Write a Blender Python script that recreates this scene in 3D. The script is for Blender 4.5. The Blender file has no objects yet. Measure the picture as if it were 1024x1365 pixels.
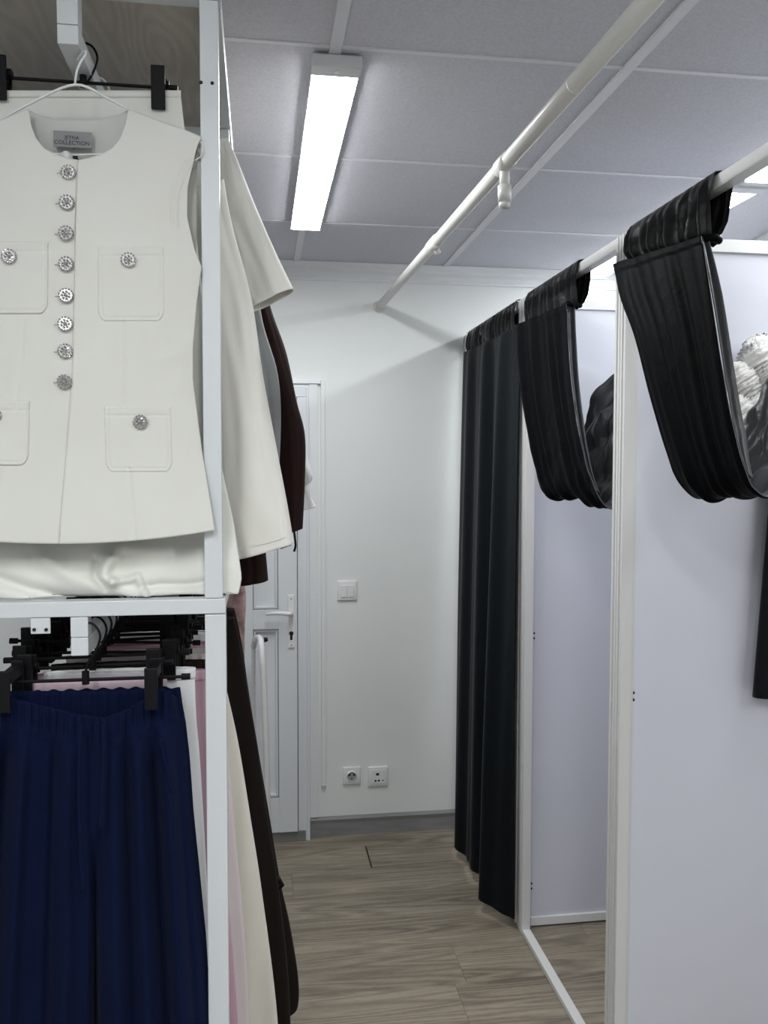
import bpy, bmesh, math, random
from math import sin, cos, pi, exp, sqrt
from mathutils import Vector, Matrix, noise

S = bpy.context.scene
COL = S.collection
# ---------------------------------------------------------------- camera
FPX, YAW, PITCH, ROLL, CZ = 1141.12, 0.14529, 0.05119, -0.00153, 1.51785
fw = Vector((sin(YAW)*cos(PITCH), cos(YAW)*cos(PITCH), -sin(PITCH)))
rt0 = Vector((cos(YAW), -sin(YAW), 0)); dn0 = fw.cross(rt0)
RT = rt0*cos(ROLL)+dn0*sin(ROLL); DN = -rt0*sin(ROLL)+dn0*cos(ROLL)
CAMP = Vector((0, 0, CZ))
cam = bpy.data.cameras.new('camera'); camo = bpy.data.objects.new('camera', cam); COL.objects.link(camo)
camo.matrix_world = Matrix(((RT.x, -DN.x, -fw.x, 0), (RT.y, -DN.y, -fw.y, 0), (RT.z, -DN.z, -fw.z, CZ), (0, 0, 0, 1)))
cam.sensor_fit = 'VERTICAL'; cam.sensor_height = 36; cam.lens = FPX/1365*36; cam.clip_start = .02
S.camera = camo
# ---------------------------------------------------------------- world, exposure
w = bpy.data.worlds.new('world'); S.world = w; w.use_nodes = True
w.node_tree.nodes['Background'].inputs[0].default_value = (.6, .65, .75, 1)
w.node_tree.nodes['Background'].inputs[1].default_value = .15
S.view_settings.view_transform = 'Standard'; S.view_settings.look = 'None'
S.view_settings.gamma = 1; S.view_settings.use_curve_mapping = False
S.view_settings.exposure = 0.58
LAMP_E = 34.0

# ---------------------------------------------------------------- helpers
def ray(u, v): return RT*((u-512)/FPX)+DN*((v-682.5)/FPX)+fw
def P(u, v, Y):                       # the point at true depth Y seen at pixel (u,v) of the photo
    d = ray(u, v); return CAMP+d*(Y/d.y)
def tag(o, label=None, cat=None, group=None, kind=None):
    if label: o['label'] = label
    if cat: o['category'] = cat
    if group: o['group'] = group
    if kind: o['kind'] = kind
    return o
def link(name, me, mats, parent=None, smooth=False):
    o = bpy.data.objects.new(name, me); COL.objects.link(o)
    if not isinstance(mats, (list, tuple)): mats = [mats]
    if not me.materials:
        for m in mats: me.materials.append(m)
    if smooth:
        for p in me.polygons: p.use_smooth = True
    if parent:
        o.parent = parent; o.matrix_parent_inverse = Matrix.Translation(-parent.matrix_basis.translation) if parent.type == 'EMPTY' else Matrix()
    return o
def empty(name, loc, label=None, cat=None, group=None, kind=None):
    o = bpy.data.objects.new(name, None); COL.objects.link(o); o.location = loc; o.empty_display_size = .05
    o.matrix_basis = Matrix.Translation(Vector(loc))
    return tag(o, label, cat, group, kind)
def bm_obj(name, bm, mats, parent=None, smooth=False):
    me = bpy.data.meshes.new(name); bmesh.ops.recalc_face_normals(bm, faces=bm.faces[:]); bm.to_mesh(me); bm.free()
    return link(name, me, mats, parent, smooth)
def add_box(bm, a, b, bev=0, mi=0):
    a = Vector(a); b = Vector(b); c = (a+b)/2; s = b-a
    r = bmesh.ops.create_cube(bm, size=1, matrix=Matrix.Translation(c) @ Matrix.Diagonal((abs(s.x), abs(s.y), abs(s.z), 1)))
    vs = r['verts']; fs = set(f for v in vs for f in v.link_faces)
    for f in fs: f.material_index = mi
    if bev:
        es = list(set(e for v in vs for e in v.link_edges))
        bmesh.ops.bevel(bm, geom=es, offset=bev, segments=2, affect='EDGES', profile=.6, material=-1)
def box(name, a, b, m, parent=None, bev=.001):
    bm = bmesh.new(); add_box(bm, a, b, bev); return bm_obj(name, bm, m, parent)
def add_cyl(bm, p0, p1, r0, r1=None, seg=16, mi=0, caps=True):
    r1 = r0 if r1 is None else r1
    p0 = Vector(p0); p1 = Vector(p1); d = p1-p0
    q = d.to_track_quat('Z', 'Y').to_matrix().to_4x4()
    r = bmesh.ops.create_cone(bm, cap_ends=caps, segments=seg, radius1=r0, radius2=r1, depth=d.length, matrix=Matrix.Translation((p0+p1)/2) @ q)
    for f in set(f for v in r['verts'] for f in v.link_faces): f.material_index = mi
def add_path(bm, pts, r, seg=8, mi=0, flat=None):
    pts = [Vector(p) for p in pts]; n = len(pts); rings = []; up = None
    for i, p in enumerate(pts):
        t = (pts[min(i+1, n-1)]-pts[max(i-1, 0)]).normalized()
        if up is None: up = t.orthogonal().normalized()
        up = (up-t*up.dot(t)).normalized(); sd = t.cross(up)
        rr = r[i] if isinstance(r, (list, tuple)) else r
        rings.append([bm.verts.new(p+up*cos(2*pi*k/seg)*rr+sd*sin(2*pi*k/seg)*rr*(flat or 1)) for k in range(seg)])
    for i in range(n-1):
        for k in range(seg):
            f = bm.faces.new((rings[i][k], rings[i][(k+1) % seg], rings[i+1][(k+1) % seg], rings[i+1][k])); f.material_index = mi; f.smooth = True
    for rg in (rings[0][::-1], rings[-1]):
        f = bm.faces.new(rg); f.material_index = mi
def crom(P_, t):                      # Catmull-Rom through list of tuples/Vectors, t in 0..1
    n = len(P_)-1; x = min(max(t, 0), 1)*n; i = min(int(x), n-1); f = x-i
    g = lambda k: P_[min(max(k, 0), n)]
    a, b, c, d = g(i-1), g(i), g(i+1), g(i+2)
    def h(a, b, c, d): return .5*(2*b+(c-a)*f+(2*a-5*b+4*c-d)*f*f+(3*b-a-3*c+d)*f**3)
    if isinstance(b, (int, float)): return h(a, b, c, d)
    r = [h(a[k], b[k], c[k], d[k]) for k in range(len(b))]
    return Vector(r) if isinstance(b, Vector) else r
def lerpt(T, x):                      # piecewise linear table [(x,y),...]
    if x <= T[0][0]: return T[0][1]
    for (a, b), (c, d) in zip(T, T[1:]):
        if x <= c: return b+(d-b)*(x-a)/(c-a)
    return T[-1][1]
def smt(T, x):                        # smoothed table
    e = (T[-1][0]-T[0][0])*.012
    return (lerpt(T, x-2*e)+2*lerpt(T, x-e)+3*lerpt(T, x)+2*lerpt(T, x+e)+lerpt(T, x+2*e))/9
def grid(name, fn, nu, nv, m, parent=None, closed=False, thick=0, cap=False):
    vs = []; nuu = nu if closed else nu+1
    for j in range(nv+1):
        for i in range(nuu):
            vs.append(tuple(fn(i/nu, j/nv)))
    fs = []
    for j in range(nv):
        for i in range(nu):
            i2 = (i+1) % nuu
            fs.append((j*nuu+i, j*nuu+i2, (j+1)*nuu+i2, (j+1)*nuu+i))
    me = bpy.data.meshes.new(name); me.from_pydata(vs, [], fs); me.update()
    o = link(name, me, m, parent, True)
    if thick:
        md = o.modifiers.new('thickness', 'SOLIDIFY'); md.thickness = thick; md.offset = 0
    return o
def nz(x, y=0., z=0.): return noise.noise(Vector((x, y, z)))
def bump(x, c, w_): return exp(-((x-c)/w_)**2)
def seg_d(px, py, pl):                # distance from a point to a polyline
    best = 1e9
    for (ax, ay), (bx, by) in zip(pl, pl[1:]):
        dx, dy = bx-ax, by-ay; t = max(0, min(1, ((px-ax)*dx+(py-ay)*dy)/(dx*dx+dy*dy)))
        best = min(best, (px-ax-t*dx)**2+(py-ay-t*dy)**2)
    return sqrt(best)

# ---------------------------------------------------------------- materials
def mat(name, col, rough=.6, metal=0, bump_s=0, bump_scale=50, var=0, var_scale=6, sheen=0, spec=.5, stretch=None, emit=None, trans=0, bdist=.002, coat=0):
    m = bpy.data.materials.new(name); m.use_nodes = True; nt = m.node_tree; b = nt.nodes['Principled BSDF']
    b.inputs['Base Color'].default_value = (*col, 1); b.inputs['Roughness'].default_value = rough; b.inputs['Metallic'].default_value = metal
    b.inputs['Specular IOR Level'].default_value = spec
    if sheen: b.inputs['Sheen Weight'].default_value = sheen; b.inputs['Sheen Roughness'].default_value = .4
    if coat: b.inputs['Coat Weight'].default_value = coat
    if trans: b.inputs['Transmission Weight'].default_value = trans
    tc = nt.nodes.new('ShaderNodeTexCoord'); mp = nt.nodes.new('ShaderNodeMapping')
    nt.links.new(tc.outputs['Object'], mp.inputs['Vector'])
    if stretch: mp.inputs['Scale'].default_value = stretch
    if var:
        n = nt.nodes.new('ShaderNodeTexNoise'); n.inputs['Scale'].default_value = var_scale; n.inputs['Detail'].default_value = 6
        nt.links.new(mp.outputs[0], n.inputs['Vector'])
        r = nt.nodes.new('ShaderNodeValToRGB'); r.color_ramp.elements[0].position = .3; r.color_ramp.elements[1].position = .7
        r.color_ramp.elements[0].color = tuple(c*(1-var) for c in col)+(1,); r.color_ramp.elements[1].color = tuple(min(1, c*(1+var)) for c in col)+(1,)
        nt.links.new(n.outputs['Fac'], r.inputs[0]); nt.links.new(r.outputs[0], b.inputs['Base Color'])
    if bump_s:
        n2 = nt.nodes.new('ShaderNodeTexNoise'); n2.inputs['Scale'].default_value = bump_scale; n2.inputs['Detail'].default_value = 4
        nt.links.new(mp.outputs[0], n2.inputs['Vector'])
        bp = nt.nodes.new('ShaderNodeBump'); bp.inputs['Strength'].default_value = bump_s; bp.inputs['Distance'].default_value = bdist
        nt.links.new(n2.outputs['Fac'], bp.inputs['Height']); nt.links.new(bp.outputs[0], b.inputs['Normal'])
    if emit:
        b.inputs['Emission Color'].default_value = (*emit[0], 1); b.inputs['Emission Strength'].default_value = emit[1]
    return m
def cloth(name, col, rough=.8, sheen=.15, weave=900, bs=.25, var=.05, wr=0):
    m = mat(name, col, rough, sheen=sheen, spec=.10 if max(col) < .1 else .25, var=var, var_scale=4)
    nt = m.node_tree; b = nt.nodes['Principled BSDF']
    tc = nt.nodes.new('ShaderNodeTexCoord')
    n = nt.nodes.new('ShaderNodeTexNoise'); n.inputs['Scale'].default_value = weave; n.inputs['Detail'].default_value = 2
    nt.links.new(tc.outputs['Object'], n.inputs['Vector'])
    bp = nt.nodes.new('ShaderNodeBump'); bp.inputs['Strength'].default_value = bs; bp.inputs['Distance'].default_value = .0006
    nt.links.new(n.outputs['Fac'], bp.inputs['Height'])
    if wr:
        n3 = nt.nodes.new('ShaderNodeTexNoise'); n3.inputs['Scale'].default_value = 14; n3.inputs['Detail'].default_value = 3; n3.inputs['Distortion'].default_value = 1.
        nt.links.new(tc.outputs['Object'], n3.inputs['Vector'])
        b2 = nt.nodes.new('ShaderNodeBump'); b2.inputs['Strength'].default_value = wr; b2.inputs['Distance'].default_value = .02
        nt.links.new(n3.outputs['Fac'], b2.inputs['Height']); nt.links.new(b2.outputs[0], bp.inputs['Normal'])
    nt.links.new(bp.outputs[0], b.inputs['Normal'])
    return m
def wood_mat(name, dark, light, sx, sy, ring=3.2, rough=.5, contrast=1., seedobj=True):
    m = bpy.data.materials.new(name); m.use_nodes = True; nt = m.node_tree; b = nt.nodes['Principled BSDF']; L = nt.links.new; N = nt.nodes.new
    b.inputs['Roughness'].default_value = rough
    tc = N('ShaderNodeTexCoord'); oi = N('ShaderNodeObjectInfo'); ad = N('ShaderNodeVectorMath'); ad.operation = 'ADD'
    sc = N('ShaderNodeVectorMath'); sc.operation = 'SCALE'; sc.inputs[3].default_value = 13
    cb = N('ShaderNodeCombineXYZ'); L(oi.outputs['Random'], cb.inputs[0]); L(oi.outputs['Random'], cb.inputs[1]); L(oi.outputs['Random'], cb.inputs[2]); L(cb.outputs[0], sc.inputs[0])
    mp = N('ShaderNodeMapping'); mp.inputs['Scale'].default_value = (sx, sy, 1); L(tc.outputs['Object'], mp.inputs['Vector'])
    L(mp.outputs[0], ad.inputs[0]); L(sc.outputs[0], ad.inputs[1])
    n1 = N('ShaderNodeTexNoise'); n1.inputs['Scale'].default_value = ring; n1.inputs['Detail'].default_value = 2; L(ad.outputs[0], n1.inputs['Vector'])
    ml = N('ShaderNodeMath'); ml.operation = 'MULTIPLY'; ml.inputs[1].default_value = 15; L(n1.outputs['Fac'], ml.inputs[0])
    fr = N('ShaderNodeMath'); fr.operation = 'PINGPONG'; fr.inputs[1].default_value = .5; L(ml.outputs[0], fr.inputs[0])
    n2 = N('ShaderNodeTexNoise'); n2.inputs['Scale'].default_value = 26; n2.inputs['Detail'].default_value = 6; n2.inputs['Roughness'].default_value = .7
    mp2 = N('ShaderNodeMapping'); mp2.inputs['Scale'].default_value = (1 if sx < sy else 9, 9 if sx < sy else 1, 1); L(tc.outputs['Object'], mp2.inputs['Vector']); L(mp2.outputs[0], n2.inputs['Vector'])
    mx = N('ShaderNodeMix'); mx.inputs[0].default_value = .5; L(fr.outputs[0], mx.inputs[2]); L(n2.outputs['Fac'], mx.inputs[3])
    n3 = N('ShaderNodeTexNoise'); n3.inputs['Scale'].default_value = 1.7; n3.inputs['Detail'].default_value = 3; L(ad.outputs[0], n3.inputs['Vector'])
    m3 = N('ShaderNodeMix'); m3.inputs[0].default_value = .35; L(mx.outputs[0], m3.inputs[2]); L(n3.outputs['Fac'], m3.inputs[3])
    r = N('ShaderNodeValToRGB'); r.color_ramp.elements[0].position = .28; r.color_ramp.elements[1].position = .62
    r.color_ramp.elements[0].color = (*dark, 1); r.color_ramp.elements[1].color = (*light, 1)
    L(m3.outputs[0], r.inputs[0]); L(r.outputs[0], b.inputs['Base Color'])
    bp = N('ShaderNodeBump'); bp.inputs['Strength'].default_value = .25; bp.inputs['Distance'].default_value = .001
    L(n2.outputs['Fac'], bp.inputs['Height']); L(bp.outputs[0], b.inputs['Normal'])
    return m

M_wall = mat('white_painted_wall', (.76, .785, .775), .7, bump_s=.6, bump_scale=2.6, bdist=.012, var=.02, var_scale=2)
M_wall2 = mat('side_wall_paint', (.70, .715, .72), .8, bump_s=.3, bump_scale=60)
M_tile = mat('ceiling_board', (.575, .58, .635), .95, spec=.2, bump_s=.35, bump_scale=420, bdist=.002, var=.07, var_scale=150)
M_tbar = mat('ceiling_grid_metal', (.66, .67, .71), .45)
M_plaster = mat('white_moulding', (.76, .78, .79), .55)
M_base = mat('grey_skirting', (.19, .19, .19), .5, var=.12, var_scale=8, stretch=(1, 1, 6))
M_floor = wood_mat('laminate_oak', (.125, .104, .078), (.37, .318, .242), .5, 6.5, ring=1.3, rough=.45)
M_gap = mat('joint_shadow_gap', (.05, .042, .035), .9)
M_board = wood_mat('pale_wood_board', (.46, .42, .37), (.62, .58, .52), 5.0, 1.2, ring=1.5, rough=.6)
M_rack = mat('white_powder_coated_steel', (.62, .65, .665), .4, bump_s=.1, bump_scale=200)
M_pvc = mat('white_pvc_door', (.68, .71, .735), .35)
M_pvcd = mat('door_gasket_grey', (.25, .26, .28), .6)
M_pipe = mat('cream_painted_pipe', (.66, .655, .62), .3, bump_s=.2, bump_scale=30)
M_rail = mat('off_white_aluminium_profile', (.66, .66, .65), .35)
M_panel = mat('lavender_white_board', (.66, .675, .755), .35, var=.015, var_scale=3)
M_trim = mat('white_plastic', (.74, .75, .745), .35)
M_dark = mat('black_plastic', (.003, .003, .004), .5, spec=.2)
M_darkhole = mat('dark_socket_hole', (.01, .01, .01), .8)
M_steel = mat('chrome', (.75, .75, .76), .2, metal=1)
M_lamp = mat('led_diffuser', (.9, .9, .9), .5, emit=((.97, .99, 1.), LAMP_E*1.05))
M_lamp_booth = mat('led_diffuser_booth', (.9, .9, .9), .5, emit=((.97, .99, 1.), LAMP_E*.6))
M_lampcap = mat('grey_white_lamp_cap', (.62, .63, .65), .45)
M_velvet = cloth('black_satin_velvet', (.0028, .003, .0036), .5, sheen=.0, bs=.12, wr=.12)
M_velvet.node_tree.nodes['Principled BSDF'].inputs['Specular IOR Level'].default_value = .025
M_velvet2 = cloth('deep_green_black_velvet', (.003, .0055, .007), .5, sheen=.03, bs=.15, wr=.1)
M_lining = cloth('charcoal_satin_lining', (.045, .049, .052), .36, sheen=.02, bs=.1, wr=.22)
M_lining.node_tree.nodes['Principled BSDF'].inputs['Specular IOR Level'].default_value = .6
M_head = cloth('black_satin_header', (.004, .0044, .005), .38, bs=.12, wr=.2)
M_head.node_tree.nodes['Principled BSDF'].inputs['Specular IOR Level'].default_value = .3
M_vest = cloth('ivory_crepe', (.675, .67, .625), .85, weave=1500, bs=.35, var=.012)
M_lin = cloth('ivory_lining', (.56, .56, .53), .7, weave=900, bs=.1)
M_skirt = cloth('ivory_stretch_fabric', (.76, .76, .705), .7, weave=1200, bs=.2)
M_cream = cloth('cream_suiting', (.82, .81, .75), .75, weave=1200, bs=.2)
M_cream2 = cloth('cream_linen', (.72, .69, .61), .85, weave=700, bs=.3)
M_navy = cloth('navy_crinkled_cotton', (.0027, .0062, .028), .9, sheen=.02, weave=260, bs=.9, wr=.12)
M_pink = cloth('pink_cotton', (.52, .33, .40), .85, weave=600, bs=.4)
M_ppink = cloth('pale_pink_cotton', (.70, .62, .63), .85, weave=600, bs=.3)
M_ppink2 = cloth('dusty_pink_cotton', (.52, .40, .43), .85, weave=600, bs=.4)
M_white = cloth('white_cotton', (.72, .73, .73), .8, weave=800, bs=.3)
M_brown = cloth('dark_brown_jersey', (.022, .011, .010), .8, weave=900, bs=.3, sheen=.05)
M_blk = cloth('brown_black_fabric', (.013, .009, .008), .7, sheen=.04)
M_grey = cloth('grey_marl_knit', (.27, .28, .285), .9, weave=350, bs=1., var=.25)
M_flor = mat('mauve_floral_print', (.33, .22, .21), .7, var=.6, var_scale=45)
M_label = mat('grey_satin_label', (.20, .205, .21), .5)
M_ink = mat('black_ink', (.01, .01, .01), .7)
M_gem = mat('crystal_rhinestone', (.42, .41, .40), .18, metal=.55, spec=.8, coat=.5)
M_organza = mat('white_organza', (.92, .91, .89), .55, bump_s=.5, bump_scale=38, bdist=.008, var=.04, var_scale=30, spec=.4)
_b = M_organza.node_tree.nodes['Principled BSDF']; _b.inputs['Alpha'].default_value = .9; _b.inputs['Sheen Weight'].default_value = .4
M_denim = cloth('black_denim', (.008, .008, .0095), .8, weave=500, bs=.8)

# ---------------------------------------------------------------- room shell
YW, ZC, XL, XR, YB = 3.476, 2.335, -.80, 1.76, -2.6
def struct(name, a, b, m, bev=0):
    return tag(box(name, a, b, m, None, bev), kind='structure')
tag(box('wall_back', (XL-.1, YW, -.05), (XR+.1, YW+.1, ZC+.1), M_wall, None, 0), 'white painted back wall', kind='structure')
struct('wall_left', (XL-.1, YB, -.05), (XL, YW, ZC+.1), M_wall2)
struct('wall_right', (XR, YB, -.05), (XR+.1, YW, ZC+.1), M_wall2)
struct('wall_front', (XL-.1, YB-.1, -.05), (XR+.1, YB, ZC+.1), M_wall2)

floor = struct('floor', (XL, YB, -.06), (XR, YW, -.006), M_gap)
rng = random.Random(3)
PW, PL = .19, 1.28
plank_mesh = {}
def plank(x0, x1, y0, y1):
    key = (round(x1-x0, 3), round(y1-y0, 3))
    if key not in plank_mesh:
        bm = bmesh.new(); add_box(bm, (0, 0, -.006), (key[0]-.0009, key[1]-.0006, 0), .0004)
        me = bpy.data.meshes.new('plank'); bm.to_mesh(me); bm.free(); me.materials.append(M_floor); plank_mesh[key] = me
    o = bpy.data.objects.new('plank', plank_mesh[key]); COL.objects.link(o); o.location = (x0, y0, 0); o.parent = floor
known = {0: .414+.0, 1: .414, 2: .113, 3: -.35, 4: 1.05, 5: .6}
y = 3.345; k = 1
rows = [(3.345, YW, .95)]
while y > YB:
    rows.append((max(y-PW, YB), y, known.get(k, XL+rng.random()*PL))); y -= PW; k += 1
for y0, y1, xj in rows:
    x = xj
    while x > XL: x -= PL
    while x < XR:
        a, b = max(x, XL), min(x+PL, XR)
        if b-a > .02: plank(a+(.006 if (abs(a-.414) < .001 and y0 > 3) else 0), b, y0, y1)
        x += PL
# ceiling : boards and grid bars
ceil = struct('ceiling', (XL, YB, ZC+.012), (XR, YW, ZC+.1), M_tile)
XT = [.153+.6*i for i in range(-3, 4)]; YT = [1.703+.6*i for i in range(-8, 5)]
xs = [XL]+[x for x in XT if XL+.03 < x < XR-.03]+[XR]; ys = [YB]+[y for y in YT if YB+.03 < y < YW-.03]+[YW]
tile_mesh = {}
for i in range(len(xs)-1):
    for j in range(len(ys)-1):
        key = (round(xs[i+1]-xs[i], 3), round(ys[j+1]-ys[j], 3))
        if key not in tile_mesh:
            bm = bmesh.new(); add_box(bm, (.005, .005, .002), (key[0]-.005, key[1]-.005, .012), .0015)
            me = bpy.data.meshes.new('ceiling_board'); bm.to_mesh(me); bm.free(); me.materials.append(M_tile); tile_mesh[key] = me
        o = bpy.data.objects.new('ceiling_board', tile_mesh[key]); COL.objects.link(o); o.location = (xs[i], ys[j], ZC); o.parent = ceil
for x in xs[1:-1]: box('grid_bar', (x-.012, YB, ZC-.003), (x+.012, YW, ZC+.004), M_tbar, ceil, .001)
for y in ys[1:-1]: box('cross_bar', (XL, y-.005, ZC-.0005), (XR, y+.007, ZC+.006), M_tbar, ceil, .001)
# cornice on the back wall
def profile_x(name, prof, x0, x1, m):
    bm = bmesh.new(); A = [bm.verts.new((x0, p[0], p[1])) for p in prof]; B = [bm.verts.new((x1, p[0], p[1])) for p in prof]
    n = len(prof)
    for k in range(n): bm.faces.new((A[k], A[(k+1) % n], B[(k+1) % n], B[k]))
    bm.faces.new(A); bm.faces.new(B[::-1])
    return tag(bm_obj(name, bm, m), kind='structure')
profile_x('trim_1', [(YW, ZC+.001), (YW, 2.268), (YW-.008, 2.268), (YW-.010, 2.276), (YW-.006, 2.282), (YW-.012, 2.296), (YW-.024, 2.306), (YW-.026, 2.316), (YW-.036, 2.324), (YW-.040, ZC+.001)], XL, XR, M_plaster)
profile_x('baseboard_back', [(YW, 0), (YW-.017, 0), (YW-.0165, .006), (YW-.014, .022), (YW-.011, .05), (YW-.013, .066), (YW-.006, .074), (YW, .076)], .202, .86, M_base)

# ---------------------------------------------------------------- door in the back wall
DY = YW
door = tag(empty('door_1', (-.2, DY, 0)), 'white PVC panel door in the back wall', kind='structure')
xl0, xr0 = -.62, .152
bm = bmesh.new()      # outer frame
for a, b in (((xr0, DY-.045, .0), (.2, DY-.0003, 1.7995)), ((xl0-.05, DY-.045, 0), (xl0, DY-.0003, 1.7995)), ((xl0-.05, DY-.045, 1.80), (.2, DY-.0003, 1.846))): add_box(bm, a, b, .003)
bm_obj('door_frame', bm, M_pvc, door)
box('frame_bead', (.188, DY-.052, .0), (.199, DY-.045, 1.84), M_pvc, door, .003)
def leaf():
    bm = bmesh.new(); yf = DY-.062; yb = DY-.012
    X = [xl0+.004, xl0+.105, -.072-.0, -.026, .074, xr0-.003]     # stile, panel, mullion, panel, stile
    Z = [.045, .19, .875, .955, 1.66, 1.795]
    for a, b in ((0, 1), (2, 3), (4, 5)): add_box(bm, (X[a], yf, Z[0]), (X[b], yb, Z[5]), .003)
    for a, b in ((0, 1), (2, 3), (4, 5)):
        for (p, q) in ((1, 2), (3, 4)): add_box(bm, (X[p]-.001, yf+.001, Z[a]), (X[q]+.001, yb, Z[b]), .003)
    o = bm_obj('door_leaf', bm, M_pvc, door)
    for (p, q) in ((1, 2), (3, 4)):
        for (a, b) in ((1, 2), (3, 4)):
            box('door_panel', (X[p], yf+.02, Z[a]), (X[q], yb-.008, Z[b]), M_pvc, door, .001)
            bm = bmesh.new(); t = .0028; yy = yf+.002
            add_box(bm, (X[p], yy, Z[a]), (X[p]+t, yf+.02, Z[b])); add_box(bm, (X[q]-t, yy, Z[a]), (X[q], yf+.02, Z[b]))
            add_box(bm, (X[p], yy, Z[a]), (X[q], yf+.02, Z[a]+t)); add_box(bm, (X[p], yy, Z[b]-t), (X[q], yf+.02, Z[b]))
            bm_obj('gasket', bm, M_pvcd, door)
            bm = bmesh.new(); t2 = .011
            for a0, b0 in (((X[p]+t, Z[a]+t), (X[p]+t2, Z[b]-t)), ((X[q]-t2, Z[a]+t), (X[q]-t, Z[b]-t)), ((X[p]+t2, Z[a]+t), (X[q]-t2, Z[a]+t2)), ((X[p]+t2, Z[b]-t2), (X[q]-t2, Z[b]-t))):
                add_box(bm, (a0[0], yf+.006, a0[1]), (b0[0], yf+.021, b0[1]), .002)
            bm_obj('glazing_bead', bm, M_pvc, door)
leaf()
hx = .125; hy = DY-.062
box('handle_plate', (hx-.0125, hy-.008, .80), (hx+.0125, hy, 1.012), M_trim, door, .003)
bm = bmesh.new(); add_cyl(bm, (hx, hy, .943), (hx, hy-.045, .943), .0085)
add_path(bm, [(hx, hy-.044, .943), (hx-.012, hy-.05, .944), (hx-.04, hy-.052, .948), (hx-.07, hy-.05, .948), (hx-.1, hy-.046, .944)], [.009, .0095, .008, .0075, .006], 10)
bm_obj('door_handle', bm, M_trim, door, True)
bm = bmesh.new(); add_cyl(bm, (hx, hy-.0075, .858), (hx, hy-.0095, .858), .009); add_box(bm, (hx-.005, hy-.0095, .832), (hx+.005, hy-.0075, .855), .001)
bm_obj('lock_cylinder', bm, M_darkhole, door)
bm = bmesh.new()
for z in (.998, .812): add_cyl(bm, (hx, hy-.0075, z), (hx, hy-.0092, z), .0038, seg=10)
bm_obj('plate_screw', bm, M_steel, door)
tag(box('trim_2', (.2005, DY-.010, .077), (.236, DY, 1.8555), M_plaster, None, .002), kind='structure')
tag(box('trim_3', (xl0-.06, DY-.05, .0), (xr0+.03, DY, .043), M_base, None, .003), kind='structure')
# cable trunking over and beside the door
tr = empty('cable_trunking', (.257, DY, .21), 'thin white cable trunking running over and beside the door', 'trunking')
box('trunking_run', (.249, DY-.016, .2195), (.266, DY-.0002, 1.872), M_plaster, tr, .002); box('trunking_run', (xl0-.1, DY-.016, 1.856), (.2485, DY-.0002, 1.872), M_plaster, tr, .002)
box('end_piece', (.2475, DY-.017, .211), (.2675, DY-.0002, .219), M_plaster, tr, .001)
# switch and sockets
def plate(name, x, z, s, label, cat):
    t = empty(name, (x, YW, z), label, cat)
    bm = bmesh.new(); add_box(bm, (x-s/2, YW-.009, z-s/2), (x+s/2, YW, z+s/2), .004); bm_obj('cover_plate', bm, M_trim, t, True)
    return t
t = plate('light_switch', .356, 1.017, .082, 'white double light switch on back wall beside door', 'switch')
for dx in (-.0135, .0135): 
    bm = bmesh.new(); add_box(bm, (.356+dx-.0125, YW-.0135, 1.017-.026), (.356+dx+.0125, YW-.009, 1.017+.022), .0015); bm_obj('rocker', bm, M_trim, t)
t = plate('power_socket', .374, .245, .074, 'white round-hole power socket low on back wall', 'socket')
bm = bmesh.new(); r = bmesh.ops.create_cone(bm, cap_ends=False, segments=28, radius1=.022, radius2=.0185, depth=.006, matrix=Matrix.Translation((.374, YW-.012, .245)) @ Matrix.Rotation(pi/2, 4, 'X')); bm_obj('socket_ring', bm, M_trim, t, True)
bm = bmesh.new(); add_cyl(bm, (.374, YW-.0088, .245), (.374, YW-.0098, .245), .0185, seg=24); bm_obj('socket_well', bm, mat('socket_shade_grey', (.33, .33, .32), .7), t)
bm = bmesh.new()
for dx, dz in ((-.0095, .004), (.0095, .004), (0, -.012)): add_cyl(bm, (.374+dx, YW-.0096, .245+dz), (.374+dx, YW-.0106, .245+dz), .0042 if dz > 0 else .003, seg=12)
bm_obj('socket_hole', bm, M_darkhole, t)
t = plate('multi_outlet', .484, .236, .084, 'white square outlet with several small holes, right of the round socket', 'socket')
box('outlet_face', (.484-.029, YW-.0115, .236-.029), (.484+.029, YW-.009, .236+.029), M_trim, t, .001)
bm = bmesh.new(); add_box(bm, (.475, YW-.0122, .242), (.488, YW-.0112, .252), 0)
for dx, dz in ((-.011, -.016), (.003, -.016)): add_cyl(bm, (.484+dx, YW-.0112, .236+dz), (.484+dx, YW-.0122, .236+dz), .0044, seg=12)
add_cyl(bm, (.504, YW-.0112, .220), (.504, YW-.0118, .220), .003, seg=12)
bm_obj('outlet_hole', bm, M_darkhole, t)

# ---------------------------------------------------------------- lamps
def batten(x0, x1, y0, y1, label, group=None, c0=.045, c1=.006, lm=None):
    t = empty('led_batten', ((x0+x1)/2, (y0+y1)/2, ZC), label, 'ceiling light', group)
    bm = bmesh.new(); add_box(bm, (x0, y0+.002, ZC-.0215), (x1, y1-.002, ZC-.0035), .002); bm_obj('housing', bm, M_lampcap, t)
    def dif(u, v):
        a = pi*u; return ((x0+x1)/2-cos(a)*(x1-x0)/2*.97, y0+c0-.002+(y1-y0-c0-c1+.004)*v, ZC-.0205-.0075*sin(a)**.5)
    grid('diffuser', dif, 14, 2, lm or M_lamp, t)
    for (a, b) in ((y0, y0+c0), (y1-c1, y1)):
        box('end_cap', (x0-.001, a, ZC-.0295), (x1+.001, b, ZC-.004), M_lampcap, t, .004)
    bm = bmesh.new(); add_cyl(bm, ((x0+x1)/2, y0+c0*.45, ZC-.0292), ((x0+x1)/2, y0+c0*.45, ZC-.031), .0055, seg=14)
    bm_obj('cap_screw', bm, M_trim, t)
batten(.110, .207, 1.722, 2.895, 'long LED ceiling light over the corridor between rack and pipe')
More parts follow.
